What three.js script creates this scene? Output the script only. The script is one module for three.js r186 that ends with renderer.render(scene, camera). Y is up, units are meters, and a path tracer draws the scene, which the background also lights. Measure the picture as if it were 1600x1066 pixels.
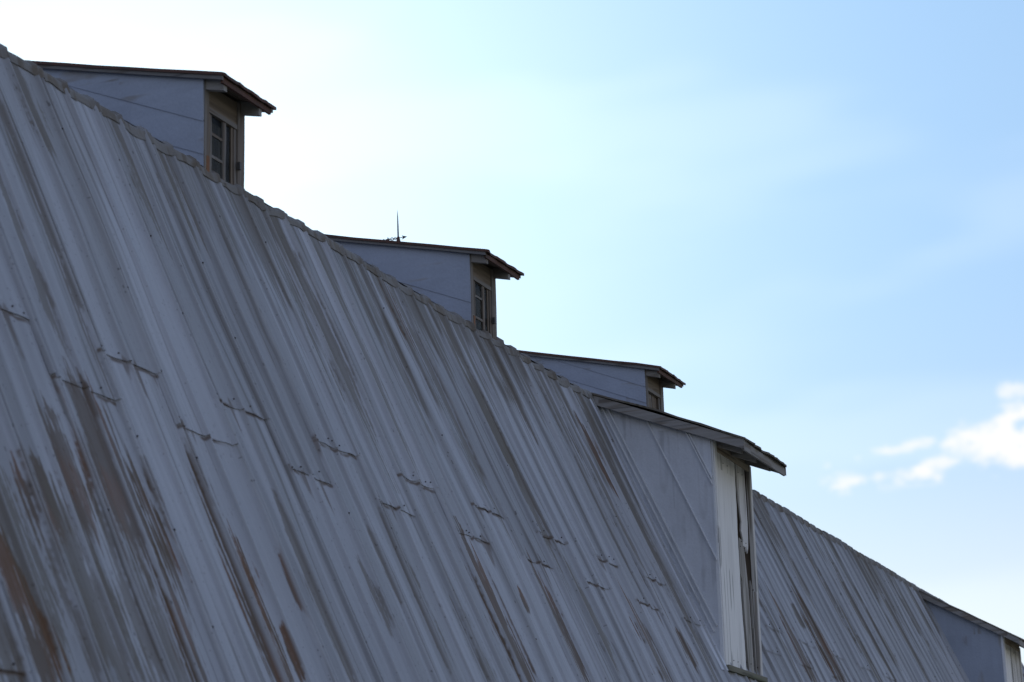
import * as THREE from 'three';
import { mergeGeometries } from 'three/addons/utils/BufferGeometryUtils.js';

// ------------------------------------------------------------------ camera
const scene = new THREE.Scene();
const camera = new THREE.PerspectiveCamera(17.318, 1600 / 1066, 0.1, 3000);
{
  const right = new THREE.Vector3(0.39257, -0.0289, 0.91927), up = new THREE.Vector3(-0.23453, 0.96332, 0.13044), back = new THREE.Vector3(-0.88932, -0.2668, 0.37139);
  camera.quaternion.setFromRotationMatrix(new THREE.Matrix4().makeBasis(right, up, back));
  camera.position.set(0, 1.6, 0);
  camera.focus = 23; camera.userData.fStop = 3.2;
}
const renderer = new THREE.WebGLRenderer({ antialias: true });
renderer.toneMapping = THREE.LinearToneMapping;
renderer.toneMappingExposure = 1.0;
renderer.shadowMap.enabled = true;

// ------------------------------------------------------------------ noise
let seed = 20240611;
const rnd = () => { seed = (seed + 0x6D2B79F5) | 0; let t = Math.imul(seed ^ (seed >>> 15), 1 | seed); t = (t + Math.imul(t ^ (t >>> 7), 61 | t)) ^ t; return ((t ^ (t >>> 14)) >>> 0) / 4294967296; };
const TBL = new Float32Array(65536); for (let i = 0; i < 65536; i++) TBL[i] = rnd();
const hash = (x, y) => TBL[((Math.imul(x, 374761) ^ Math.imul(y, 668265)) >>> 0) * 7 & 65535];
function vn(x, y) {
  const ix = Math.floor(x), iy = Math.floor(y); let fx = x - ix, fy = y - iy;
  fx = fx * fx * (3 - 2 * fx); fy = fy * fy * (3 - 2 * fy);
  const a = hash(ix, iy), b = hash(ix + 1, iy), c = hash(ix, iy + 1), d = hash(ix + 1, iy + 1);
  return a + (b - a) * fx + (c - a) * fy + (a - b - c + d) * fx * fy;
}
const fbm = (x, y, n = 4) => { let s = 0, a = 0.5, t = 0; for (let i = 0; i < n; i++) { s += a * vn(x, y); t += a; a *= 0.5; x = x * 2.03 + 17.1; y = y * 2.03 + 5.3; } return s / t; };
const sst = (a, b, x) => { const t = Math.min(1, Math.max(0, (x - a) / (b - a))); return t * t * (3 - 2 * t); };
const clamp = (x, a, b) => Math.min(b, Math.max(a, x));
const rad = (d) => d * Math.PI / 180;

// ------------------------------------------------------------------ sky and sun
const dirOf = (el, az) => new THREE.Vector3(Math.cos(rad(el)) * Math.cos(rad(az)), Math.sin(rad(el)), Math.cos(rad(el)) * Math.sin(rad(az)));
const SUN_EL = 18.5, SUN_AZ = -35, sunDir = dirOf(SUN_EL, SUN_AZ);
{
  const W = 4096, H = 2048, data = new Float32Array(W * H * 4);
  // cumulus puffs: elevation, azimuth, half height, half width (degrees), strength
  const puffs = [
    [12.25, -9.9, 0.72, 1.6, 1.0], [12.4, -10.8, 0.46, 1.05, 1.0], [12.85, -9.7, 0.36, 0.9, 1.0], [12.0, -9.5, 0.55, 1.1, 1.0], [12.1, -8.9, 0.5, 1.1, 1.0], [12.6, -8.3, 0.45, 0.9, 1.0],
    [11.62, -12.15, 0.3, 0.9, 0.95], [11.8, -11.7, 0.24, 0.5, 0.8], [11.5, -13.95, 0.3, 0.8, 0.8], [12.22, -12.8, 0.15, 0.6, 0.7], [12.33, -12.3, 0.17, 0.5, 0.75], [12.4, -11.95, 0.13, 0.3, 0.7],
    [13.5, -9.75, 0.24, 0.7, 0.7], [11.95, -14.55, 0.08, 0.16, 0.35], [12.05, -13.8, 0.09, 0.12, 0.35], [11.3, -12.6, 0.1, 1.2, 0.2],
  ];
  for (let i = 0; i < 60; i++) {   // more of the same low fair-weather cloud round the rest of the horizon
    const az = rnd() * 360, el = 7 + rnd() * 22;
    if (az > 312 && az < 358) continue;
    for (let j = 0; j < 4; j++) puffs.push([el + (rnd() - 0.5) * 0.9, az - 180 * 0 + (rnd() - 0.5) * 4, 0.2 + rnd() * 0.5, 0.5 + rnd() * 1.3, 0.6 + rnd() * 0.35]);
  }
  for (const p of puffs) p[2] *= 0.88, p[3] *= 0.9, p[1] = ((p[1] + 180) % 360 + 360) % 360 - 180;
  const rowsOf = Array.from({ length: H }, () => []);
  for (const p of puffs) for (let y = 0; y < H; y++) { const el = (y + 0.5) / H * 180 - 90; if (Math.abs(el - p[0]) < p[2] * 2.2) rowsOf[y].push(p); }
  for (let y = 0; y < H; y++) {
    const el = (y + 0.5) / H * 180 - 90, e = Math.max(el, 0), ce = Math.cos(rad(el)), se = Math.sin(rad(el));
    const hz = Math.exp(-e / 6.2), low = Math.exp(-((e / 11) ** 4)), zen = sst(14, 60, e);
    for (let x = 0; x < W; x++) {
      const az = ((x + 0.5) / W - 0.5) * 360, o = (y * W + x) * 4;
      const dx = ce * Math.cos(rad(az)), dz = ce * Math.sin(rad(az));
      const g = Math.acos(clamp(dx * sunDir.x + se * sunDir.y + dz * sunDir.z, -1, 1)) * 57.2958;
      const away = 1 - Math.exp(-((g / 50) ** 2)), far = 1 - 0.36 * away, glow = 0.3 * Math.exp(-g / 3) + 0.64 * Math.exp(-((g / 14.8) ** 2.1));
      // clear blue ahead, milkier away from the sun
      let r = (0.372 + 0.158 * away + (0.75 - 0.25 * away) * hz + 0.33 * low) * (1 - 0.3 * zen) * far + glow, gg = (0.675 - 0.02 * away + 0.62 * hz + 0.19 * low) * (1 - 0.25 * zen) * far + glow * 0.95, b = (1.05 - 0.08 * away + 0.3 * hz) * (1 - 0.15 * zen) * far + glow * 0.7;
      if (el > 0) {
        // thin streaks of high haze
        const ci = el > 40 ? 0 : sst(0.48, 0.8, fbm(az * 0.11 + el * 0.05 + 31, el * 0.42 - az * 0.05 + 9, 3)) * 0.11 * sst(40, 32, el);
        r += (0.95 * far - r * 0.4) * ci; gg += (0.97 * far - gg * 0.4) * ci * 0.9; b += (1.0 * far - b * 0.4) * ci * 0.8;
        let c = 0;
        for (const p of rowsOf[y]) {
          let da = Math.abs(az - p[1]); if (da > 180) da = 360 - da;
          da *= ce; if (da > p[3] * 2.2) continue;
          const q = 1 - Math.hypot((el - p[0]) / p[2], da / p[3]) + (fbm(az * 2.8, el * 4.4, 4) - 0.5) * 1.7;
          c = Math.max(c, sst(-0.1, 0.8, q) * p[4]);
        }
        const L = 1.06 * (0.5 + 0.5 * far);
        r += (L - r) * c * (r < L ? 1 : 0); gg += (L - gg) * c * (gg < L ? 1 : 0); b += (L * 1.0 - b) * c * (b < L ? 1 : 0);
      } else { r = 0.16; gg = 0.15; b = 0.1; }
      data[o] = r; data[o + 1] = gg; data[o + 2] = b; data[o + 3] = 1;
    }
  }
  const t = new THREE.DataTexture(data, W, H, THREE.RGBAFormat, THREE.FloatType);
  t.mapping = THREE.EquirectangularReflectionMapping; t.magFilter = THREE.LinearFilter; t.needsUpdate = true;
  scene.background = t; scene.environment = t;
}
const sun = new THREE.DirectionalLight(0xfff0dc, 3.2);
sun.target.position.set(22, 4, -10); sun.position.copy(sun.target.position).addScaledVector(sunDir, 80);
sun.castShadow = true; sun.shadow.mapSize.set(4096, 4096);
Object.assign(sun.shadow.camera, { left: -45, right: 45, top: 30, bottom: -30, near: 1, far: 200 });
scene.add(sun, sun.target);

// ------------------------------------------------------------------ frames of the barn
const AL = rad(66), CA = Math.cos(AL), SA = Math.sin(AL), BY = 7.26, BZ = -8, VEND = 5.4;
const X_NEAR = 1.988, X_FAR = 43.57, SW = 0.66, XK0 = 9.908;
const UP_T = 0.445, RUN = 3.6;                                   // pitch (tangent) and run of the upper slope
const RZ = BZ - RUN, RY = BY + RUN * UP_T;                       // ridge
const EY = BY - VEND * SA, EZ = BZ + VEND * CA;                  // eave
const onSlope = (X, v, n = 0) => [X, BY - v * SA + n * CA, BZ + v * CA + n * SA];
const ORG = new THREE.Vector3(22.8, 0, RZ);
const barn = new THREE.Group(); barn.name = 'barn'; barn.position.copy(ORG);
barn.userData = { label: 'long gambrel barn with weathered grey sheet-metal roof, rust streaks and jutting dormers', category: 'barn' };
scene.add(barn);
function put(name, geo, mat, parent) {
  geo.translate(-ORG.x, -ORG.y, -ORG.z);
  const m = new THREE.Mesh(geo, mat); m.name = name; m.castShadow = m.receiveShadow = true; (parent ?? barn).add(m); return m;
}
function geoFrom(pos, idx, uv) {
  const g = new THREE.BufferGeometry(); g.setAttribute('position', new THREE.Float32BufferAttribute(pos, 3));
  if (uv) g.setAttribute('uv', new THREE.Float32BufferAttribute(uv, 2));
  g.setIndex(idx); g.computeVertexNormals(); return g;
}
// uv in metres, projected along the axis each face looks along; along = axis the wood grain follows
function boxUV(g, along = 'y') {
  g = g.index ? g.toNonIndexed() : g; g.computeVertexNormals();
  const p = g.attributes.position, uv = new Float32Array(p.count * 2), n = g.attributes.normal, ax = { x: 0, y: 1, z: 2 }[along], off = rnd() * 7;
  for (let i = 0; i < p.count; i++) {
    const c = [p.getX(i), p.getY(i), p.getZ(i)], m = [Math.abs(n.getX(i)), Math.abs(n.getY(i)), Math.abs(n.getZ(i))];
    const d = m.indexOf(Math.max(...m)); let u, v;
    if (d === ax) { u = c[(d + 1) % 3]; v = c[(d + 2) % 3]; } else { v = c[ax]; u = c[3 - d - ax]; }
    uv[i * 2] = u + off; uv[i * 2 + 1] = v + off * 0.7;
  }
  g.setAttribute('uv', new THREE.BufferAttribute(uv, 2)); return g;
}
const V3 = (a) => new THREE.Vector3(...a);
// a bar from a to b; w and t are full width and thickness vectors; rough = how far its edges wander (m)
function bar(a, b, w, t, rough = 0.002, along = 'y', seg = 6) {
  const A = V3(a), L = V3(b).sub(A), Wv = V3(w), T = V3(t), g = new THREE.BoxGeometry(1, 1, 1, 1, seg, 1), p = g.attributes.position, s = rnd() * 90;
  for (let i = 0; i < p.count; i++) {
    const x = p.getX(i), y = p.getY(i) + 0.5, z = p.getZ(i);
    const q = A.clone().addScaledVector(L, y).addScaledVector(Wv, x).addScaledVector(T, z);
    q.addScaledVector(Wv.clone().normalize(), (vn(y * 5 + s, x * 3 + 4) - 0.5) * 2 * rough).addScaledVector(T.clone().normalize(), (vn(y * 3.3 + s, z * 3 + 31) - 0.5) * 2 * rough);
    p.setXYZ(i, q.x, q.y, q.z);
  }
  if (Wv.clone().cross(L).dot(T) < 0) { const ix = g.index; for (let i = 0; i < ix.count; i += 3) { const k = ix.getX(i); ix.setX(i, ix.getX(i + 1)); ix.setX(i + 1, k); } }
  return boxUV(g, along);
}
// outline in (z, y), thick in x
function prismX(poly, x0, x1, along = 'y') {
  const g = new THREE.ExtrudeGeometry(new THREE.Shape(poly.map(([z, y]) => new THREE.Vector2(z, y))), { depth: x1 - x0, bevelEnabled: false });
  g.applyMatrix4(new THREE.Matrix4().set(0, 0, -1, x1, 0, 1, 0, 0, 1, 0, 0, 0, 0, 0, 0, 1)); return boxUV(g, along);
}
// outline in (x, y), thick in z
function prismZ(poly, z0, z1, along = 'y') {
  const g = new THREE.ExtrudeGeometry(new THREE.Shape(poly.map(([x, y]) => new THREE.Vector2(x, y))), { depth: z1 - z0, bevelEnabled: false });
  g.translate(0, 0, z0); return boxUV(g, along);
}
function clip(poly, a, b, c) {   // keeps a*z + b*y <= c
  const out = [];
  for (let i = 0; i < poly.length; i++) {
    const p = poly[i], q = poly[(i + 1) % poly.length], dp = a * p[0] + b * p[1] - c, dq = a * q[0] + b * q[1] - c;
    if (dp <= 0) out.push(p);
    if (dp * dq < 0) { const t = dp / (dp - dq); out.push([p[0] + (q[0] - p[0]) * t, p[1] + (q[1] - p[1]) * t]); }
  }
  return out;
}

// ------------------------------------------------------------------ materials
function tex(W, H, fn, srgb = false) {
  const d = new Uint8Array(W * H * 4);
  const enc = (c) => clamp(Math.round((srgb ? (c <= 0.0031308 ? 12.92 * c : 1.055 * c ** (1 / 2.4) - 0.055) : c) * 255), 0, 255);
  for (let y = 0; y < H; y++) for (let x = 0; x < W; x++) { const c = fn(x / W, y / H), o = (y * W + x) * 4; d[o] = enc(c[0]); d[o + 1] = enc(c[1]); d[o + 2] = enc(c[2]); d[o + 3] = 255; }
  const t = new THREE.DataTexture(d, W, H); t.magFilter = THREE.LinearFilter; t.minFilter = THREE.LinearMipmapLinearFilter; t.generateMipmaps = true;
  t.wrapS = t.wrapT = THREE.RepeatWrapping; if (srgb) t.colorSpace = THREE.SRGBColorSpace; t.needsUpdate = true; return t;
}
const mix3 = (a, b, t) => [a[0] + (b[0] - a[0]) * t, a[1] + (b[1] - a[1]) * t, a[2] + (b[2] - a[2]) * t];
const mul3 = (a, k) => [a[0] * k, a[1] * k, a[2] * k];
// painted or bare boards: grain runs along v, one tile is 2 m; share = how much paint has come off
function wood(paint, bare, share, dirt = 0.3, rough = 0.8, N = 256) {
  const s = rnd() * 500;
  const map = tex(N, N, (u, v) => {
    const gr = 0.55 * vn(u * 120 + s, v * 5 + s) + 0.45 * vn(u * 300 + s, v * 9), big = fbm(u * 9 + s, v * 3 + s, 3);
    const off = sst(0.5, 0.62, 0.55 * vn(u * 70 + s, v * 4) + 0.45 * big + (share - 0.5) * 0.8);
    let c = mix3(mul3(paint, 0.88 + 0.2 * gr), mul3(bare, 0.6 + 0.8 * gr), off);
    const st = sst(0.55, 0.75, fbm(u * 14 + s + 40, v * 2.2 + s, 3)) * dirt;
    c = mix3(c, [0.10, 0.085, 0.07], st); const ck = sst(0.83, 0.9, vn(u * 90 + s + 9, v * 2.5));
    return mul3(c, 1 - 0.45 * ck);
  }, true);
  const bump = tex(256, 256, (u, v) => { const k = 0.6 * vn(u * 90 + s, v * 4) + 0.4 * vn(u * 180, v * 7 + s); return [k, k, k]; });
  map.repeat.set(0.5, 0.5); bump.repeat.set(0.5, 0.5);
  return new THREE.MeshStandardMaterial({ map, bumpMap: bump, bumpScale: 0.004, roughness: rough });
}
function sheetMetal(base, stain, stainShare, rough, metal = 0) {
  const s = rnd() * 500;
  const map = tex(512, 512, (u, v) => {
    const big = fbm(u * 6 + s, v * 6 + s, 5), fine = vn(u * 200 + s, v * 200), run = vn(u * 60 + s, v * 5 + s);
    let c = mul3(base, 0.84 + 0.2 * big + 0.08 * fine + 0.08 * run);
    return mix3(c, mul3(stain, 0.6 + 0.8 * big), sst(0.5, 0.68, 0.6 * fbm(u * 10 + s, v * 5, 4) + 0.4 * run + (stainShare - 0.5) * 0.7));
  }, true);
  const bump = tex(256, 256, (u, v) => { const k = 0.7 * fbm(u * 5 + s, v * 5, 3) + 0.3 * vn(u * 120, v * 120); return [k, k, k]; });
  map.repeat.set(0.5, 0.5); bump.repeat.set(0.5, 0.5);
  return new THREE.MeshStandardMaterial({ map, bumpMap: bump, bumpScale: 0.006, roughness: rough, metalness: metal });
}
const M = {
  siding: sheetMetal([0.30, 0.335, 0.415], [0.25, 0.25, 0.265], 0.35, 0.6),
  flash: sheetMetal([0.64, 0.65, 0.68], [0.22, 0.21, 0.21], 0.25, 0.55),  // pale colour carries the sky glint of the folded edges
  cap: sheetMetal([0.185, 0.172, 0.16], [0.13, 0.108, 0.085], 0.52, 0.8),
  shingle: sheetMetal([0.14, 0.12, 0.10], [0.09, 0.08, 0.055], 0.5, 0.9),
  rustRoof: sheetMetal([0.088, 0.036, 0.023], [0.06, 0.032, 0.024], 0.45, 0.75),
  plain: sheetMetal([0.28, 0.28, 0.29], [0.13, 0.09, 0.07], 0.4, 0.6),
  grey: wood([0.27, 0.255, 0.245], [0.18, 0.155, 0.135], 0.4),
  greyMid: wood([0.17, 0.165, 0.165], [0.11, 0.095, 0.085], 0.4),
  brown: wood([0.20, 0.155, 0.12], [0.15, 0.11, 0.08], 0.5),
  white: wood([0.83, 0.82, 0.82], [0.55, 0.51, 0.47], 0.08, 0.1, 0.8, 512),
  worn: wood([0.68, 0.66, 0.65], [0.33, 0.30, 0.275], 0.42, 0.3, 0.8, 512),
  bare: wood([0.42, 0.40, 0.38], [0.28, 0.26, 0.24], 0.5, 0.3),
  tan: wood([0.20, 0.16, 0.125], [0.15, 0.115, 0.085], 0.55, 0.3),
  tanLight: wood([0.46, 0.39, 0.31], [0.33, 0.26, 0.19], 0.5, 0.3),
  mossy: wood([0.17, 0.16, 0.12], [0.09, 0.10, 0.05], 0.5, 0.5),
  frame: wood([0.215, 0.198, 0.19], [0.16, 0.128, 0.105], 0.55, 0.4),
  rusty: wood([0.42, 0.22, 0.10], [0.25, 0.11, 0.05], 0.5, 0.2),
  galvanised: sheetMetal([0.53, 0.55, 0.605], [0.45, 0.465, 0.51], 0.4, 0.55),
  glass: new THREE.MeshPhysicalMaterial({ color: new THREE.Color().setRGB(0.75, 0.78, 0.78), transmission: 1, thickness: 0, roughness: 0.22, ior: 1.5, specularIntensity: 0.15 }),
  iron: new THREE.MeshStandardMaterial({ color: new THREE.Color().setRGB(0.09, 0.085, 0.085), roughness: 0.55, metalness: 0.5 }),
  copper: new THREE.MeshStandardMaterial({ color: new THREE.Color().setRGB(0.22, 0.22, 0.21), roughness: 0.5, metalness: 0.6 }),
  wall: wood([0.42, 0.40, 0.37], [0.22, 0.19, 0.16], 0.45),
  nail: new THREE.MeshStandardMaterial({ color: new THREE.Color().setRGB(0.06, 0.05, 0.05), roughness: 0.8 }),
};

// the roofing of the visible slope: stains, dirt and rust lie where the photograph shows them (X, v from, v to, half width, 1 = rust)
const STAINS = [[10.56, 0.6, 2.3, 0.073, 0], [10.19, 1.0, 2.4, 0.057, 0], [14.35, 0.05, 2.0, 0.22, 0], [16.43, 0.1, 2.2, 0.1, 0], [14.98, 0.3, 2.1, 0.075, 0], [17.43, 0.1, 2.5, 0.11, 0], [17.38, 0.87, 1.71, 0.13, 0],
  [19.55, 0.1, 2.3, 0.12, 0], [19.95, 0.1, 2.3, 0.13, 0], [20.69, 0.3, 2.96, 0.2, 0], [20.36, 0.56, 1.27, 0.12, 1], [10.16, 2.86, 3.85, 0.3, 1], [9.72, 3.05, 3.75, 0.12, 1], [9.32, 3.4, 3.85, 0.16, 1], [8.95, 3.46, 4.6, 0.17, 0], [9.3, 3.9, 4.74, 0.12, 0], [9.5, 3.75, 4.7, 0.2, 0],
  [9.95, 3.7, 4.8, 0.28, 0], [10.45, 3.3, 3.95, 0.09, 1], [10.3, 3.9, 4.8, 0.1, 1], [8.78, 4.05, 4.78, 0.16, 1], [8.5, 3.5, 4.75, 0.14, 0], [10.61, 3.14, 3.37, 0.045, 1], [11.27, 3.15, 4.6, 0.17, 1], [11.42, 3.5, 4.2, 0.06, 1], [11.91, 3.5, 3.9, 0.032, 1], [11.55, 4.1, 4.45, 0.05, 1], [13.16, 3.4, 3.95, 0.042, 0], [13.55, 3.1, 3.5, 0.08, 0], [12.2, 3.3, 4.4, 0.07, 0], [14.6, 3.2, 4.3, 0.1, 0], [17.6, 2.7, 3.5, 0.14, 0], [21.9, 3.4, 4.2, 0.2, 1], [28.6, 1.5, 2.6, 0.2, 0], [24.9, 1.9, 3.0, 0.16, 1],
  [15.34, 2.9, 4.1, 0.19, 1], [16.04, 3.14, 3.34, 0.05, 1], [16.73, 2.85, 3.8, 0.1, 1], [18.94, 2.8, 3.7, 0.17, 1], [20.14, 2.97, 3.31, 0.13, 1], [26.31, 1.78, 2.75, 0.28, 1], [25.84, 1.86, 2.15, 0.17, 0],
  [30.51, 1.26, 2.08, 0.22, 0], [13.93, 2.79, 4.0, 0.1, 0], [16.24, 0.17, 0.79, 0.1, 1], [11.31, 2.76, 3.23, 0.055, 1], [26.98, 0.1, 1.6, 0.2, 0], [12.12, 0, 0.9, 0.07, 0], [12.71, 0.1, 0.8, 0.13, 0], [29.76, 0.1, 2.2, 0.2, 0],
  [11.0, 0.0, 0.7, 0.1, 0], [15.7, 0, 1.5, 0.09, 0], [18.5, 0, 0.9, 0.12, 0], [28.3, 0.1, 1.8, 0.12, 0], [32.3, 0.0, 2.2, 0.2, 0], [33.9, 0, 1.2, 0.25, 0], [24.2, 0.2, 2.6, 0.12, 0], [23.2, 0.3, 1.8, 0.12, 0]];
const lapOf = (k) => (((k % 2) + 2) % 2 === 0 ? 2.76 : 2.40);
const ROW = 2.34;
function roofColour(X, v) {
  const k = Math.floor((X - XK0) / SW), lap = lapOf(k), row = v < lap ? 0 : v < lap + ROW ? 1 : 2, fx = (X - XK0) / SW - k;
  const wob = (vn(X * 1.7, v * 0.5) - 0.5) * 0.02, Xw = X + wob;
  const tone = 0.94 + 0.12 * hash(k + 400, row * 7 + 3), patch = fbm(X * 1.1 + 50, v * 0.55, 2);
  const f1 = vn(Xw * 30 + row * 9, v * 0.5), f2 = vn(Xw * 85, v * 1.1 + 7), f3 = vn(X * 160, v * 40);
  let c = mul3([0.352, 0.36, 0.392], tone * (0.80 + 0.22 * patch + 0.16 * f1 + 0.10 * f2 + 0.05 * f3));
  // runs of dirt with their own outlines
  const d = 0.6 * vn(Xw * 4.4 + 13, v * 0.07 + row * 3.1) + 0.25 * vn(Xw * 15 + 5, v * 0.12) + 0.15 * f2, e0 = vn(X * 60, v * 5) - 0.5;
  c = mix3(c, [0.2, 0.198, 0.2], 0.36 * sst(0.52, 0.6, d));
  // darker bands along one side of the ribs, sharp at the rib and ragged on the other side
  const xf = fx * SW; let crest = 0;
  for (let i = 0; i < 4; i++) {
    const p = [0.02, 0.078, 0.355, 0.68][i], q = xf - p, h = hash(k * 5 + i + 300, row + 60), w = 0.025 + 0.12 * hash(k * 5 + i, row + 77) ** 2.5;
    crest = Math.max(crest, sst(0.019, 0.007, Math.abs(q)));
    if (h > 0.38) { const side = hash(k * 5 + i, row + 130) > 0.35 ? q : -q, a = (0.25 + 0.45 * h) * (0.45 + 0.7 * vn(k * 3.1 + i, v * 0.5)); c = mix3(c, [0.17, 0.166, 0.168], a * 0.9 * sst(0.006, 0.014, side) * sst(w + 0.014, w - 0.012, side + e0 * 0.02)); }
  }
  const thin = sst(0.72, 0.82, 0.7 * vn(Xw * 24 + 77, v * 0.15) + 0.3 * f2);
  c = mix3(c, [0.11, 0.095, 0.08], 0.5 * thin);
  // moss and grime below the break, in ragged tongues
  const top = 0.5 * vn(X * 6 + 3, v * 0.4) + 0.3 * vn(X * 19, v * 0.7) + 0.2 * vn(X * 70, v * 4) - v * 0.2;
  c = mix3(c, [0.135, 0.118, 0.095], 0.72 * sst(0.36, 0.5, top) * (0.3 + 0.7 * sst(12.2, 14.2, X + (f2 - 0.5) * 2)));
  if (crest > 0.6) c = mix3(c, [0.41, 0.415, 0.43], 0.45 * (crest - 0.6) / 0.4 * (0.4 + 0.6 * vn(X * 3, v * 0.8)));   // sky light caught by the rib crests, painted in as a paler line
  let ragged = -1, comb = 0; const near = () => { if (ragged < 0) { ragged = fbm(X * 24 + 3, v * 4.5, 3); comb = 0.6 * vn(X * 62 + 11, v * 0.8) + 0.4 * vn(X * 150, v * 1.6); } };
  const pan = k * 4 + (xf > 0.355 ? 2 : xf > 0.078 ? 1 : 0);
  for (const [sx, v0, v1, w, rust] of STAINS) {
    if (Math.abs(X - sx) > w * 2.4 || v < v0 - 0.3 || v > v1 + 0.6) continue;
    near();
    const t = (v - v0) / (v1 - v0), ends = Math.max(0, -t * 4, (t - 0.85) * 2.5);
    const taper = 0.6 + 0.4 * sst(0, 0.5, t), q = 1.15 - Math.abs((Xw - sx) / (w * taper)) + (ragged - 0.5) * 1.5 + (comb - 0.5) * 2.1 + (f3 - 0.5) * 0.4 - ends;
    const m = sst(0.05, 0.55, q) * (1 - 0.7 * crest) * (0.78 + 0.22 * hash(pan, Math.round(sx * 50)));     // rib crests have less dirt, and are kept pale for the sky light they catch
    if (m > 0) c = rust ? mix3(c, mix3([0.10, 0.064, 0.034], [0.135, 0.06, 0.02], sst(0.45, 0.75, 0.7 * vn(X * 9, v * 2.6) + 0.3 * f2)), 0.92 * m) : mix3(c, [0.145, 0.124, 0.10], 0.82 * m);
  }
  // rust creeping from the end laps of the sheets
  for (const L of [lap, lap + ROW]) {
    const dv = v - L, sp = vn(X * 16 + 5, L);
    if (dv > -0.2 && dv < 0.45) {
      near(); const far = X > 20.6 ? 0.3 : 1, line = far * sst(0.02, 0.005, Math.abs(dv - 0.012 + (vn(X * 22, 3) - 0.5) * 0.02)) * sst(0.25, 0.5, vn(X * 9 + 2, L + 9));
      const run = dv > 0 ? sst(0.6, 0.75, sp - dv * 1.1 + (ragged - 0.5) * 0.5) : sst(0.66, 0.8, sp + dv * 3 + (ragged - 0.5) * 0.5);
      c = mix3(c, [0.11, 0.074, 0.05], Math.max(line * 0.8, 0.6 * run * far));
    }
  }
  // nail stains, specks
  if (f3 > 0.9 && vn(X * 60, v * 60) > 0.62) c = mix3(c, [0.07, 0.06, 0.055], 0.6);
  return c;
}
const PER = 12, VT = 5.6, slopeBump = tex(512, 512, (u, v) => { const k = 0.5 * fbm(u * 24, v * 4, 3) + 0.3 * fbm(u * 5 + 9, v * 3, 2) + 0.2 * vn(u * 130, v * 40); return [k, k, k]; });
slopeBump.wrapS = slopeBump.wrapT = THREE.MirroredRepeatWrapping; slopeBump.repeat.set(3.3, 2.4);
const slopeRough = tex(256, 256, (u, v) => { const k = 0.62 + 0.3 * (fbm(u * 40, v * 6, 3) - 0.5); return [k, k, k]; });
slopeRough.wrapS = slopeRough.wrapT = THREE.MirroredRepeatWrapping; slopeRough.repeat.set(3.3, 2.4);
const slopeMats = [];
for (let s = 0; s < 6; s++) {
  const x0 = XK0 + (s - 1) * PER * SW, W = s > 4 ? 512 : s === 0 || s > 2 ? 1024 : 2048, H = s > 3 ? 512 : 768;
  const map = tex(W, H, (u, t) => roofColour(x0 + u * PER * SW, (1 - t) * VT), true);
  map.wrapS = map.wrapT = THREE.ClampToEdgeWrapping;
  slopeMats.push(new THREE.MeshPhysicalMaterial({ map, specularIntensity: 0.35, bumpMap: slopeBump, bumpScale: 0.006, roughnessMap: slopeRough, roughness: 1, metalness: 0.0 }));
}

// ------------------------------------------------------------------ the ground
{
  const map = tex(512, 512, (u, v) => mix3([0.13, 0.125, 0.06], [0.30, 0.26, 0.19], sst(0.4, 0.7, fbm(u * 16, v * 16, 5))), true); map.repeat.set(300, 300);
  const g = new THREE.PlaneGeometry(2400, 2400, 1, 1).rotateX(-Math.PI / 2);
  const m = new THREE.Mesh(g, new THREE.MeshStandardMaterial({ map, roughness: 1 })); m.name = 'ground'; m.receiveShadow = true; m.position.set(0, 0, 0);
  m.userData = { label: 'dry grass and gravel yard on which the grey barn stands', category: 'ground', kind: 'structure' }; scene.add(m);
}

// ------------------------------------------------------------------ the visible roof slope, sheet by sheet
const VEE = [[0.02, 0.025], [0.078, 0.018], [0.355, 0.023], [0.68, 0.025]];
const PX = [0];
for (const [c, h] of VEE) PX.push(c - 0.02, c - 0.011, c - 0.004, c + 0.004, c + 0.011, c + 0.02);
PX.push(0.14, 0.2, 0.26, 0.31, 0.41, 0.47, 0.53, 0.59, 0.63, 0.71);
PX.sort((a, b) => a - b);
const PXU = PX.filter((x, i) => i === 0 || x - PX[i - 1] > 0.0015);
function profile(x) { let n = 0; for (const [c, h] of VEE) n += h * sst(0.02, 0.004, Math.abs(x - c)); return n; }
const swell = (X, v) => (fbm(X * 0.8, v * 0.7, 2) - 0.5) * 0.03;
const panBow = (k, x, v, row) => sst(0.08, 0.2, x) * sst(0.66, 0.55, x) * sst(0.0, 0.09, Math.abs(x - 0.355)) * ((vn(k * 3.7 + x * 4, v * 0.8 + row * 5) - 0.5) * 0.03);
const surface = (X, v) => { const k = Math.floor((X - XK0) / SW), x = X - XK0 - k * SW; return Math.max(profile(x), profile(x + SW)) * (0.8 + 0.4 * vn(k * 5.1, v * 0.7)) + panBow(k, x, v, 0) + swell(X, v) + 0.006; };
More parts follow.
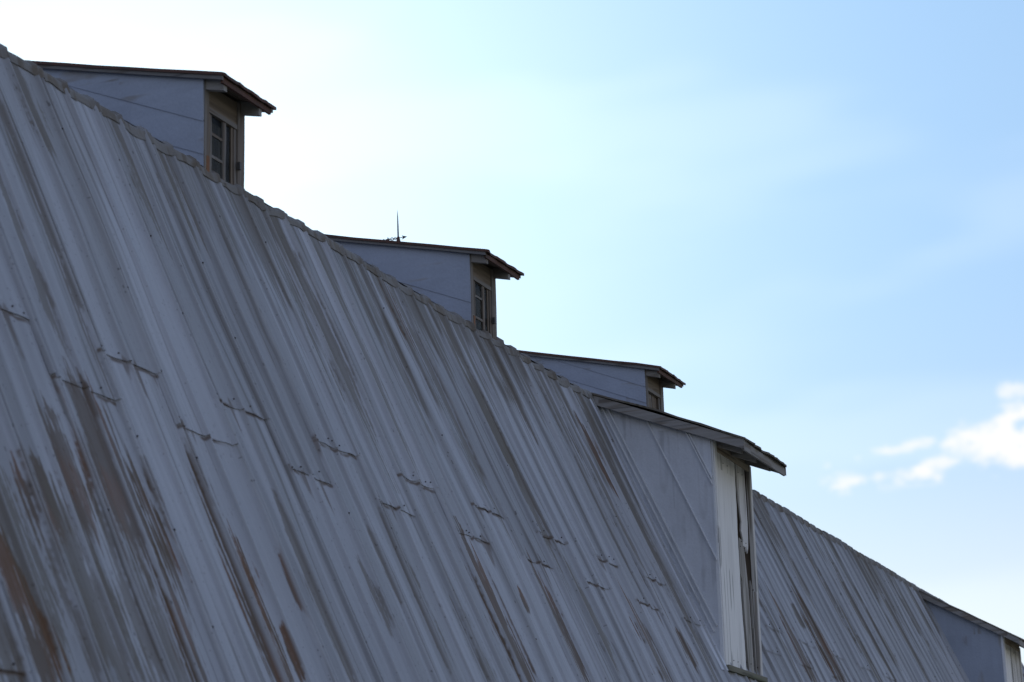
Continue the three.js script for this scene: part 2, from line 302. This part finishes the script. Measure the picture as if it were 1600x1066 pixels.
function roofSheet(k, v0, v1, row) {
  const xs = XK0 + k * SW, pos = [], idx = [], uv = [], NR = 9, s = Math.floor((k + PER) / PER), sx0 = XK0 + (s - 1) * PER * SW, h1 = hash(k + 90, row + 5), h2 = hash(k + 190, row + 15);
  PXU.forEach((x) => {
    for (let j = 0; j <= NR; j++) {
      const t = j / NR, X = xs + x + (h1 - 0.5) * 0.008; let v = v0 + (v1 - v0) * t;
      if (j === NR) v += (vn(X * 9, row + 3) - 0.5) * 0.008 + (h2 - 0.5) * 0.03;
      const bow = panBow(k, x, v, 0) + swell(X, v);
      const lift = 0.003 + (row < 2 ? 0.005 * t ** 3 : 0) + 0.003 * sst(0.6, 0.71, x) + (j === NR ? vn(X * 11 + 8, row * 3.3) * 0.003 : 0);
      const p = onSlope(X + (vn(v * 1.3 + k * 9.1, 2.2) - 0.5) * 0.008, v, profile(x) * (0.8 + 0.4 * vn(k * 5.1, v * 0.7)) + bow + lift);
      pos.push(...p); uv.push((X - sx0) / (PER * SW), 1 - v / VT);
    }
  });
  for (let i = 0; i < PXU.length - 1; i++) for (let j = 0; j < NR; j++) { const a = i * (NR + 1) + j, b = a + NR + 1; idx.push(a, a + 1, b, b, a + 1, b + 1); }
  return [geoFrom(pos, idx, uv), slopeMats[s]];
}
const slope = put('roof_slope', prismX([[BZ - 0.02 - 0.1 * SA, BY - 0.06], [BZ - 0.03 * SA, BY - 0.03 * CA], [EZ - 0.03 * SA, EY - 0.03 * CA], [EZ - 0.1 * SA, EY - 0.1 * CA]], X_NEAR, X_FAR, 'x'), M.brown);
{
  const nails = [];
  const nailGeo = new THREE.SphereGeometry(0.0065, 6, 4);
  for (let k = -12; k <= 50; k++) {
    const lap = lapOf(k), ends = [[0.0, lap], [lap - 0.09, lap + ROW], [lap + ROW - 0.09, VEND]];
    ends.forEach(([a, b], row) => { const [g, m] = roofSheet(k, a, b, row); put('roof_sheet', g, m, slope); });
    for (const L of [lap, lap + ROW]) for (const x of [0.05, 0.25, 0.3, 0.41, 0.5, 0.62]) if (hash(k * 7 + 11, Math.round(x * 100 + L)) > 0.72) {
      const p = onSlope(XK0 + k * SW + x + (hash(k, Math.round(x * 90)) - 0.5) * 0.05, L - 0.045 + (hash(k + 5, Math.round(x * 80)) - 0.5) * 0.03, 0.021); nails.push(nailGeo.clone().translate(...p));
    }
    for (let v = 0.5; v < VEND; v += 0.62) if (hash(k * 3, Math.round(v * 10)) > 0.5) nails.push(nailGeo.clone().translate(...onSlope(XK0 + k * SW + 0.05 + hash(k, Math.round(v * 9)) * 0.02, v, 0.018)));
  }
  const nm = put('nail_head', mergeGeometries(nails), M.nail, slope); nm.userData.kind = 'stuff';
}
// metal cap bent over the break in the roof
for (let x0 = X_NEAR, i = 0; x0 < X_FAR - 0.1; x0 += 2.42, i++) {
  const x1 = Math.min(x0 + 2.46, X_FAR + 0.02), NX = Math.round((x1 - x0) / 0.018), pos = [], idx = [], uv = [], sec = [[0.085, 0.0], [0.06, 0.003], [0.035, 0.006], [0.008, 0.009], [-0.03, 0.009], [-0.075, 0.006], [-0.14, 0.002]];
  for (let a = 0; a <= NX; a++) {
    const X = x0 + (x1 - x0) * a / NX, tilt = a / NX * 0.006;
    sec.forEach(([d, n], b) => {
      const jag = (fbm(X * 3.1 + i * 7, 3.3, 3) - 0.5) * 0.08, w = (fbm(X * 3.2, b * 0.6 + i, 3) - 0.5) * 0.014, h = d > 0 ? surface(X, d) + 0.002 + n + w * (d / 0.085 > 0.9 ? 0.15 : 0.6) + tilt * 0.4 : surface(X, 0) * (1 + d * 4) + 0.004 + n + w * 0.6 + tilt * 0.4;
      if (d > 0) pos.push(...onSlope(X, d + (b < 2 ? jag : 0), h)); else { const dd = -d; pos.push(X, BY + dd * UP_T * 0.9 + h * 0.95, BZ - dd + h * 0.35); }
      uv.push(X, d * 1.0 + 3);
    });
  }
  const B = sec.length;
  for (let a = 0; a < NX; a++) for (let b = 0; b < B - 1; b++) { const p = a * B + b, q = p + B; idx.push(p, q, p + 1, q, q + 1, p + 1); }
  put('break_cap', geoFrom(pos, idx, uv), M.cap, slope);
}

// ------------------------------------------------------------------ the parts of the barn that the camera does not look at
function corrugated(a, b, c, xa = X_NEAR, xb = X_FAR) {   // a = low edge (y, z), b = high edge (y, z), c = lift
  const pos = [], idx = [], uv = [], N = Math.max(4, Math.round((xb - xa) * 7.7));
  for (let i = 0; i <= N; i++) { const X = xa + (xb - xa) * i / N, r = (i % 5 === 0 ? 0.02 : 0) + c; pos.push(X, a[0] + c, a[1], X, b[0] + r, b[1]); uv.push(X, 0, X, 4); }
  for (let i = 0; i < N; i++) { const p = i * 2; idx.push(p, p + 2, p + 1, p + 1, p + 2, p + 3); }
  return geoFrom(pos, idx, uv);
}
const mz = (z) => 2 * RZ - z;
{   // the upper slope has an opening under each small dormer
  const hole = [[13.43, 13.97], [18.23, 18.77], [23.03, 23.57]], cut = 1.5, pieces = []; let x = X_NEAR;
  for (const [a, b] of hole) { pieces.push(corrugated([BY + 0.012, BZ], [RY, RZ], 0, x, a), corrugated([BY + 0.012 + cut * UP_T, BZ - cut], [RY, RZ], 0, a, b)); x = b; }
  pieces.push(corrugated([BY + 0.012, BZ], [RY, RZ], 0, x, X_FAR)); put('upper_roof', mergeGeometries(pieces), M.plain);
}
put('rear_upper_roof', corrugated([BY + 0.012, mz(BZ)], [RY, RZ], 0.0), M.plain);
put('rear_roof_slope', corrugated([EY, mz(EZ)], [BY, mz(BZ)], 0.0), M.plain);
put('ridge_cap', bar([X_NEAR, RY + 0.03, RZ], [X_FAR, RY + 0.03, RZ], [0, 0, 0.3], [0, 0.03, 0], 0.004, 'x', 30), M.plain);
const outline = [[EZ - 0.35, 0], [EZ - 0.35, EY + 0.25], [BZ - 0.16, BY - 0.1], [RZ, RY - 0.08], [mz(BZ - 0.16), BY - 0.1], [mz(EZ - 0.35), EY + 0.25], [mz(EZ - 0.35), 0]];
put('gable_wall', prismX(outline, X_NEAR + 0.25, X_NEAR + 0.4), M.wall);
put('gable_wall', prismX(outline, X_FAR - 0.4, X_FAR - 0.25), M.wall);
put('side_wall', bar([(X_NEAR + X_FAR) / 2, 0, EZ - 0.45], [(X_NEAR + X_FAR) / 2, EY + 0.2, EZ - 0.45], [X_FAR - X_NEAR - 0.8, 0, 0], [0, 0, 0.2], 0.003), M.wall);
put('side_wall', bar([(X_NEAR + X_FAR) / 2, 0, mz(EZ - 0.45)], [(X_NEAR + X_FAR) / 2, EY + 0.2, mz(EZ - 0.45)], [X_FAR - X_NEAR - 0.8, 0, 0], [0, 0, 0.2], 0.003), M.wall);
put('eave_board', bar([X_NEAR, EY - 0.12, EZ - 0.1], [X_FAR, EY - 0.12, EZ - 0.1], [0, 0, 0.04], [0, 0.16, 0], 0.004, 'x', 30), M.grey);
for (const X of [X_NEAR, X_FAR]) put('verge_board', bar([X, BY - 0.06, BZ - 0.06], [X, EY - 0.06, EZ - 0.08], [0.04, 0, 0], [0, 0.05, 0.11], 0.003, 'y', 10), M.grey);

// ------------------------------------------------------------------ shed dormers
// roof of a shed dormer: boards, metal sheet, rake boards, eave board.  y, z are offsets from the break; slopeT = tangent of its pitch
function dormerRoof(dm, xa, xb, zBack, zFront, yFront, slopeT, o) {
  const Y = (z) => BY + yFront + (zFront - z) * slopeT, Z = (z) => BZ + z, nb = 5;
  for (let i = 0; i < nb; i++) {   // roof boards, seen from below under the eave
    const za = zFront - 0.02 - i * 0.15, zb = za - 0.143, zm = (za + zb) / 2;
    put('roof_board', bar([xa + 0.012, Y(zm) - 0.035, Z(zm)], [xb - 0.012, Y(zm) - 0.035, Z(zm)], [0, -0.143 * slopeT, 0.143], [0, 0.02, 0], 0.002, 'x', 3), o.under, dm);
  }
  const zl = zFront - 0.02 - nb * 0.15;
  put('roof_deck', bar([xa + 0.02, Y((zl + zBack) / 2) - 0.035, Z((zl + zBack) / 2)], [xb - 0.02, Y((zl + zBack) / 2) - 0.035, Z((zl + zBack) / 2)], [0, -(zl - zBack) * slopeT, zl - zBack], [0, 0.02, 0], 0.002, 'x', 3), o.under, dm);
  // covering sheets, ridges running down the slope
  const n = o.sheets, w = (xb - xa + 0.02) / n;
  for (let s = 0; s < n; s++) {
    const pos = [], idx = [], uv = [], NX = 10, NZ = 8, x0 = xa - 0.012 + s * w, sd = rnd() * 60;
    for (let i = 0; i <= NX; i++) for (let j = 0; j <= NZ; j++) {
      const x = x0 + (w + 0.02) * i / NX, t = j / NZ, z = zBack + (zFront + 0.012 + (vn(x * 14 + sd, 4) - 0.5) * o.ragged - zBack) * t;
      const r = o.wave * (i % 5 === 1 ? 1 : 0) + (vn(x * 5 + sd, z * 4) - 0.5) * o.dent + 0.003 * (i / NX) + (o.curl ? o.curl * t ** 6 * vn(x * 9 + sd, 1) : 0);
      pos.push(x, Y(z) - 0.016 + r + o.sag * Math.sin(Math.PI * t), Z(z)); uv.push(x, z);
    }
    const B = NZ + 1;
    for (let i = 0; i < NX; i++) for (let j = 0; j < NZ; j++) { const p = i * B + j, q = p + B; idx.push(p, p + 1, q, q, p + 1, q + 1); }
    const top = geoFrom(pos, idx, uv), bot = top.clone().translate(0, -o.thick, 0);
    const rim = [], ri = [], ru = [], per = [];
    for (let j = 0; j < B; j++) per.push(j);
    for (let i = 1; i <= NX; i++) per.push(i * B + NZ);
    for (let j = NZ - 1; j >= 0; j--) per.push(NX * B + j);
    per.forEach((q, m) => { for (const d of [0, -o.thick]) { rim.push(pos[q * 3], pos[q * 3 + 1] + d, pos[q * 3 + 2]); ru.push(pos[q * 3] + pos[q * 3 + 2], pos[q * 3 + 1] + d); } if (m) { const a = m * 2 - 2; ri.push(a, a + 1, a + 2, a + 2, a + 1, a + 3); } });
    put('roof_sheet', mergeGeometries([top, bot, geoFrom(rim, ri, ru)]), o.top, dm);
  }
  for (const x of [xa + o.rakeT / 2, xb - o.rakeT / 2]) put('rake_board', bar([x, Y(zBack) - 0.027 - o.rakeH / 2, Z(zBack)], [x, Y(zFront) - 0.027 - o.rakeH / 2, Z(zFront - 0.004)], [0, o.rakeH, 0], [o.rakeT, 0, 0], o.rough, 'z', 14), o.rake, dm);
  if (o.eaveH) put('eave_board', bar([xa + o.rakeT + 0.001, Y(zFront) - 0.047 - o.eaveH / 2, Z(zFront - 0.02)], [xb - o.rakeT - 0.001, Y(zFront) - 0.047 - o.eaveH / 2, Z(zFront - 0.02)], [0, o.eaveH, 0], [0, 0, 0.022], 0.003, 'x', 6), o.eave, dm);
  for (const [x, ze, h] of o.tails) {
    const yb = (z) => Y(z) - 0.048 - h / 2;
    put('rafter_tail', bar([x, yb(-0.35 + (o.z0 ?? 0)), Z(-0.35 + (o.z0 ?? 0))], [x, yb(ze), Z(ze)], [0, h, 0], [0.045, 0, 0], 0.003, 'z', 4), o.tailMat ?? M.grey, dm);
  }
}
function smallDormer(x, label, o = {}) {   // x = outer face of the near side wall
  const x1 = x + 0.585, zB = -1.95, T = 0.243, YF = 0.70, ZF = 0.185, roofY = (z) => YF + (ZF - z) * T - 0.046, upY = (z) => -z * UP_T;
  // carcass: far cheek, back and front boards round the opening; it is the dormer itself
  const inner = clip(clip([[zB, -0.2], [-0.02, -0.2], [-0.02, 2], [zB, 2]], T, 1, YF + ZF * T - 0.05), -UP_T, -1, 0.06);
  const dm = put('dormer', prismX(inner.map(([z, y]) => [z + BZ, y + BY]), x1 - 0.02, x1), M.brown);
  dm.userData.label = label;
  // near cheek: three lapped strips of sheet metal, cut parallel to the upper roof
  const cuts = o.cuts ?? [[-0.5, 0.118], [0.118, 0.375], [0.375, 2]];
  cuts.forEach(([lo, hi], i) => {
    let p = [[zB, -0.3], [0, -0.3], [0, 2], [zB, 2]];
    p = clip(p, T, 1, YF + ZF * T - 0.048); p = clip(p, -UP_T, -1, 0.03);
    p = clip(p, -0.42, -1, -lo + (i ? 0.012 : 0)); p = clip(p, 0.42, 1, hi);
    if (p.length > 2) put('wall_sheet', prismX(p.map(([z, y]) => [z + BZ, y + BY]), x - 0.003 - 0.007 * i, x + 0.012 - 0.007 * i + 0.003, 'z'), M.siding, dm);
  });
  // front: corner posts, head, sash
  const F = (a, b, y0, y1, z0, z1, m, n, rough = 0.003, along = 'y') => put(n, bar(along === 'y' ? [(a + b) / 2, BY + y0, BZ + (z0 + z1) / 2] : [a, BY + (y0 + y1) / 2, BZ + (z0 + z1) / 2], along === 'y' ? [(a + b) / 2, BY + y1, BZ + (z0 + z1) / 2] : [b, BY + (y0 + y1) / 2, BZ + (z0 + z1) / 2], along === 'y' ? [b - a, 0, 0] : [0, y1 - y0, 0], [0, 0, z1 - z0], rough, along, 8), m, dm);
  F(x + 0.0, x + 0.062, -0.06, roofY(0) - 0.012, -0.028, 0.006, M.frame, 'corner_post');
  F(x1 - 0.095, x1, -0.06, roofY(0) - 0.012, -0.028, 0.006, M.frame, 'corner_post');
  F(x + 0.064, x1 - 0.097, 0.505, roofY(0) - 0.014, -0.03, -0.006, M.tan, 'head_board', 0.003, 'x');
  F(x + 0.064, x1 - 0.097, 0.465, 0.503, -0.032, 0.002, M.frame, 'window_frame', 0.002, 'x');
  F(x + 0.064, x + 0.1, -0.03, 0.463, -0.03, -0.008, M.brown, 'window_frame');
  F(x1 - 0.135, x1 - 0.099, -0.03, 0.463, -0.03, -0.008, M.frame, 'window_frame');
  if (o.plain) {
    for (let i = 0; i < 4; i++) F(x + 0.105 + i * 0.086, x + 0.186 + i * 0.086, -0.03, 0.46, -0.045 - (i % 2) * 0.006, -0.03 - (i % 2) * 0.006, i === 1 ? M.frame : M.brown, 'plank', 0.004);
    return dm;
  }
  const mid = x + 0.31;
  F(mid - 0.02, mid + 0.022, -0.03, 0.463, -0.028, -0.008, M.frame, 'sash_stile');
  F(x + 0.102, x + 0.128, -0.03, 0.463, -0.028, -0.01, M.frame, 'sash_stile');
  F(mid + 0.105, mid + 0.128, -0.03, 0.463, -0.028, -0.012, M.brown, 'sash_stile');
  const rails = o.rails ?? [0.14, 0.315];
  for (const y of rails) F(x + 0.13, mid - 0.022, y - 0.011, y + 0.011, -0.026, -0.012, M.frame, 'muntin', 0.003, 'x');
  const ys = [-0.03, ...rails, 0.463];
  for (let i = 0; i < 3; i++) put('pane', bar([x + 0.215, BY + ys[i] + 0.004, BZ - 0.02], [x + 0.215, BY + ys[i + 1] - 0.004, BZ - 0.02], [0.176, 0, 0], [0, 0, 0.003], 0.0008), M.glass, dm);
  put('pane', bar([mid + 0.064, BY - 0.03, BZ - 0.021], [mid + 0.064, BY + 0.46, BZ - 0.021], [0.08, 0, 0], [0, 0, 0.003], 0.0008), M.glass, dm);
  put('pane', bar([mid + 0.152, BY - 0.03, BZ - 0.021], [mid + 0.152, BY + 0.46, BZ - 0.021], [0.04, 0, 0], [0, 0, 0.003], 0.0008), M.glass, dm);
  put('curtain', bar([mid + 0.06, BY - 0.03, BZ - 0.075], [mid + 0.06, BY + 0.45, BZ - 0.075], [0.3, 0, 0], [0, 0, 0.004], 0.008, 'y', 10), M.brown, dm);
  F(x + 0.03, x + 0.066, -0.05, 0.11, -0.02, 0.010, M.rusty, 'repair_strip', 0.004);
  F(x1 - 0.108, x1 - 0.085, 0.14, 0.2, 0.0, 0.03, M.iron, 'hinge', 0.001);
  return dm;
}
const smallRoof = (dm, x, o) => dormerRoof(dm, x - 0.055, x + (o.reach ?? 0.715), -2.0, 0.185, 0.714, 0.243, {
  sheets: 2, thick: 0.024, wave: 0.006, dent: 0.008, ragged: 0.012, sag: -0.004, rakeH: 0.042, rakeT: 0.022, rough: 0.003, rake: M.greyMid, eaveH: 0.04, eave: M.rustRoof, under: M.brown, top: M.rustRoof,
  tails: [[x + 0.03, 0.16, 0.088], [x + 0.555, 0.16, 0.1]], ...o,
});
{
  const d1 = smallDormer(13.40, 'nearest small dormer, with a rust-red roof and a sash window'); smallRoof(d1, 13.40, {});
  const d2 = smallDormer(18.20, 'middle small dormer, below the lightning rod', { cuts: [[-0.5, 0.235], [0.235, 2]], rails: [0.12, 0.33] }); smallRoof(d2, 18.20, { ragged: 0.03, reach: 0.79 });
  const d3 = smallDormer(23.00, 'far small dormer, half hidden behind the tall hay dormer', { cuts: [[-0.5, 0.315], [0.315, 0.5], [0.5, 2]], plain: true }); smallRoof(d3, 23.00, { dent: 0.014, reach: 0.8 });
}

function hayDormer(o) {   // o.x = outer face of near cheek, o.x1 = far edge, o.zf = front face, o.T = roof pitch, o.yf, o.ze = eave
  const T = o.T, roofY = (z) => o.yf + (o.ze - z) * T - 0.05, sl = (z) => -z * SA / CA, yb = sl(o.zf), W = (p) => p.map(([z, y]) => [z + BZ, y + BY]);
  const cheek = (grow) => clip(clip([[-0.3, -6], [o.zf - 0.012, -6], [o.zf - 0.012, 2], [-0.3, 2]], T, 1, o.yf + o.ze * T - 0.052), -SA / CA, -1, grow);
  const dm = put('hay_dormer', prismX(W(cheek(0.06)), o.x1 - 0.03, o.x1 - 0.01), M.brown);
  dm.userData.label = o.label;
  // near cheek, clad in sheets with seams parallel to the big slope: seam given by its y at z = 0
  const seams = o.seams, TS = SA / CA;
  seams.forEach(([lo, hi], i) => {
    let p = cheek(0.09); p = clip(p, -TS, -1, -lo + 0.012); p = clip(p, TS, 1, hi);
    if (p.length > 2) put('wall_sheet', prismX(W(p), o.x - 0.011 * i, o.x + 0.012 - 0.011 * i + 0.002, 'y'), o.skin, dm);
    if (i && o.fold) { const a = [lo, lo + 0.06]; for (const c of a) { let q = cheek(0.09); q = clip(q, -TS, -1, -(c - 0.012)); q = clip(q, TS, 1, c + 0.012); if (q.length > 2 && (i === o.fold || c === lo)) put('seam', prismX(W(q), o.x - 0.02 - 0.011 * i, o.x + 0.001 - 0.011 * i, 'y'), M.flash, dm); } }
  });
  if (o.valley) {   // flashing where the cheek meets the roof, with two raised edges
    const strip = (a, b, n0, n1, v0, v1) => { const pos = [], idx = [], N = 12; for (let i = 0; i <= N; i++) { const v = v0 + (v1 - v0) * i / N, wob = (vn(v * 2.1, a * 9) - 0.5) * 0.012; pos.push(...onSlope(a + wob, v, n0 + swell(a, v)), ...onSlope(b + wob, v, n1 + swell(b, v))); if (i) { const q = i * 2 - 2; idx.push(q, q + 1, q + 2, q + 2, q + 1, q + 3); } } const g = geoFrom(pos, idx); return boxUV(g, 'y'); };
    put('valley_flashing', strip(o.x - 0.19, o.x, 0.006, 0.028, 0.06, 3.25), o.skin, dm);
    for (const [n0, va, vb] of [[0.055, 0.16, 2.84], [0.105, 0.2, 2.8]]) put('valley_seam', bar(onSlope(o.x - 0.014, va, n0), onSlope(o.x - 0.014, vb, n0 + 0.012), [0.022, 0, 0], [0, CA * 0.014, SA * 0.014], 0.003, 'y', 12), M.flash, dm);
  }
  // front frame
  const P = (n, poly, z0, z1, m, along) => put(n, prismZ(poly.map(([a, b]) => [a, b + BY]), BZ + o.zf + z0, BZ + o.zf + z1, along), m, dm);
  const top = roofY(o.zf) - 0.005, xr = o.x1;
  P('corner_trim', [[o.x - 0.004, yb - 0.03], [o.x + 0.028, yb - 0.03], [o.x + 0.024, top - 0.02], [o.x - 0.002, top - 0.02]], -0.03, 0.004, M.flash);
  P('door_trim', [[o.x + 0.03, yb], [o.x + 0.095, yb], [o.x + 0.108, (yb + top) / 2], [o.x + 0.1, top - 0.06], [o.x + 0.026, top - 0.06]], -0.012, 0.014, M.white);
  P('head_board', [[o.x + 0.026, top - 0.1], [xr, top - 0.1], [xr, top], [o.x + 0.026, top]], -0.014, 0.003, M.tanLight, 'x');
  P('head_board', [[o.x + 0.11, top - 0.165], [xr - 0.08, top - 0.175], [xr - 0.08, top - 0.103], [o.x + 0.11, top - 0.103]], -0.014, 0.01, M.tanLight, 'x');
  P('door_trim', [[xr - 0.075, yb], [xr - 0.01, yb], [xr, (yb + top) * 0.55], [xr - 0.012, top - 0.11], [xr - 0.07, top - 0.11], [xr - 0.062, (yb + top) * 0.6]], -0.03, 0.016, M.worn);
  P('sill', [[o.x - 0.01, yb - 0.055], [xr + 0.015, yb - 0.055], [xr + 0.015, yb], [o.x - 0.01, yb]], -0.06, 0.055, M.mossy, 'x');
  for (const [n, poly, z0, z1, m] of o.planks) {
    P(n, poly, z0, z1, M[m]);
    if (n !== 'plank') continue;
    const xs = poly.map((p) => p[0]), ys = poly.map((p) => p[1]), xm = (Math.min(...xs) + Math.max(...xs)) / 2, heads = [];
    for (const y of [Math.max(...ys) - 0.09, Math.min(...ys) + 0.1]) for (const d of [-0.09, 0.05]) heads.push(new THREE.SphereGeometry(0.007, 6, 4).translate(xm + d, y + BY, BZ + o.zf + z1));
    const nh = put('nail_head', mergeGeometries(heads), M.nail, dm); nh.userData.kind = 'stuff';
  }
  return dm;
}
{
  const jag = (pts, n, a) => { const out = []; pts.forEach((p, i) => { const q = pts[i + 1]; out.push(p); if (q) for (let k = 1; k < n; k++) { const t = k / n; out.push([p[0] + (q[0] - p[0]) * t + (rnd() - 0.5) * a, p[1] + (q[1] - p[1]) * t]); } }); return out; };
  const big = {
    x: 21.25, x1: 22.53, zf: 1.292, T: 0.41, yf: -0.645, ze: 1.655, valley: true, fold: 2, skin: M.galvanised, label: 'tall hay dormer with a boarded-up door of split white planks',
    seams: [[-9, 1.03], [1.03, 1.80], [1.80, 9]],
    planks: [
      ['plank', [...jag([[21.99, -0.71], [21.99, -0.85], [21.985, -1.03], [21.985, -1.235], [21.97, -1.44], [21.965, -1.6], [21.97, -1.85], [21.965, -2.05], [21.975, -2.3], [21.997, -2.56], [22.006, -2.9]], 4, 0.006), [21.35, -2.92], [21.355, -0.71]], -0.022, -0.004, 'white'],
      ['plank', [...jag([[22.03, -0.71], [22.06, -0.86], [22.08, -1.13], [22.13, -1.32], [22.1, -1.42], [22.15, -1.51], [22.14, -1.57], [22.22, -1.575], [22.235, -1.62], [22.26, -1.55], [22.28, -1.63], [22.32, -1.55], [22.345, -1.3], [22.34, -1.03], [22.33, -0.71]], 3, 0.006)], -0.022, -0.004, 'worn'],
      ['plank', [...jag([[22.02, -1.5], [22.165, -1.52], [22.225, -1.8], [22.265, -2.0], [22.27, -2.26], [22.29, -2.52], [22.29, -2.89]], 4, 0.008), [22.12, -2.89], [22.095, -2.62], [22.075, -2.3], [22.065, -1.95], [22.0, -1.87]], -0.03, -0.01, 'bare'],
      ['plank', [...jag([[22.37, -1.9], [22.40, -1.95], [22.405, -2.1], [22.42, -2.9]], 4, 0.008), [22.39, -2.9], [22.38, -2.3]], -0.034, -0.016, 'bare'],
      ['brace', [[21.4, -1.5], [22.35, -1.66], [22.35, -1.74], [21.4, -1.58]], -0.12, -0.08, 'bare'],
    ],
  };
  const h1 = hayDormer(big);
  dormerRoof(h1, 21.165, 22.66, -0.16, 1.655, -0.645, 0.41, { sheets: 3, thick: 0.02, wave: 0.004, dent: 0.02, ragged: 0.05, curl: 0.012, sag: 0.035, rakeH: 0.1, rakeT: 0.024, rough: 0.005, rake: M.grey, eaveH: 0.085, eave: M.grey, under: M.grey, top: M.shingle, tailMat: M.bare, z0: 1.2, tails: [[21.40, 1.56, 0.115], [21.88, 1.56, 0.115], [22.36, 1.56, 0.115]] });
  const X = 36.0, far = {
    x: X, x1: X + 1.4, zf: 1.302, T: 0.575, yf: -0.915, ze: 1.58, valley: false, skin: M.siding, label: 'farthest hay dormer, at the right edge of the photo', seams: [[-9, 9]],
    planks: [
      ['plank', [[X + 0.11, -0.97], [X + 0.56, -0.97], [X + 0.56, -2.92], [X + 0.11, -2.92]], -0.022, -0.004, 'white'],
      ['plank', [[X + 0.62, -0.97], [X + 1.32, -0.97], [X + 1.32, -2.92], [X + 0.66, -2.92]], -0.026, -0.006, 'worn'],
    ],
  };
  const h2 = hayDormer(far);
  dormerRoof(h2, X - 0.09, X + 1.53, -0.12, 1.58, -0.915, 0.575, { sheets: 3, thick: 0.02, wave: 0.004, dent: 0.015, ragged: 0.03, sag: 0.0, rakeH: 0.1, rakeT: 0.024, rough: 0.004, rake: M.grey, eaveH: 0.085, eave: M.grey, under: M.grey, top: M.shingle, tailMat: M.bare, z0: 1.2, tails: [[X + 0.2, 1.5, 0.075], [X + 0.7, 1.5, 0.075], [X + 1.2, 1.5, 0.075]] });
}

// ------------------------------------------------------------------ lightning rod on the middle small dormer
{
  const rod = new THREE.Group(); rod.name = 'lightning_rod'; rod.position.set(18.40, BY + 0.95, BZ - 0.83);
  rod.userData = { label: 'thin lightning rod with a small ornamental arrow on the middle dormer roof', category: 'lightning rod' }; scene.add(rod);
  const part = (n, g, m) => { const o = new THREE.Mesh(g, m); o.name = n; o.castShadow = o.receiveShadow = true; rod.add(o); return o; };
  part('spike', new THREE.LatheGeometry([[0.012, 0], [0.009, 0.05], [0.0075, 0.2], [0.005, 0.3], [0.0005, 0.37]].map((p) => new THREE.Vector2(...p)), 10).rotateZ(0.03), M.copper);
  part('base', new THREE.LatheGeometry([[0.05, -0.02], [0.046, 0.015], [0.024, 0.045], [0.016, 0.075], [0.012, 0.1], [0, 0.1]].map((p) => new THREE.Vector2(...p)), 14), M.rustRoof);
  const sh = (pts) => new THREE.ExtrudeGeometry(new THREE.Shape(pts.map((p) => new THREE.Vector2(...p))), { depth: 0.006, bevelEnabled: false }).translate(0, 0, -0.003);
  const star = []; for (let i = 0; i < 10; i++) { const r = i % 2 ? 0.012 : 0.03, a = i * Math.PI / 5 + 0.3; star.push([-0.1 + r * Math.cos(a), 0.0 + r * Math.sin(a)]); }
  const shaft = new THREE.CylinderGeometry(0.0032, 0.0032, 0.27, 6).rotateZ(Math.PI / 2).translate(-0.055, 0, 0).toNonIndexed();
  const scroll = (x, s) => new THREE.TubeGeometry(new THREE.CatmullRomCurve3([[x - 0.03, 0.0], [x - 0.02, 0.016 * s], [x, 0.004 * s], [x + 0.015, -0.014 * s], [x + 0.03, 0]].map(([a, b]) => new THREE.Vector3(a, b, 0))), 12, 0.0035, 5).toNonIndexed();
  const arrow = mergeGeometries([sh([[0.085, 0], [0.035, 0.02], [0.045, 0], [0.035, -0.02]]), sh(star), shaft, scroll(-0.045, 1), scroll(-0.16, -1), scroll(-0.045, -1)]);
  arrow.rotateZ(0.1).rotateY(-Math.PI / 2 + 0.25).translate(0, 0.088, 0);
  part('arrow', arrow, M.iron);
  part('clamp', mergeGeometries([new THREE.CylinderGeometry(0.008, 0.03, 0.05, 8).translate(0, 0.0, -0.2), new THREE.CylinderGeometry(0.006, 0.006, 0.26, 6).rotateX(Math.PI / 2).translate(0, -0.01, -0.1)]), M.rustRoof);
}

renderer.render(scene, camera);
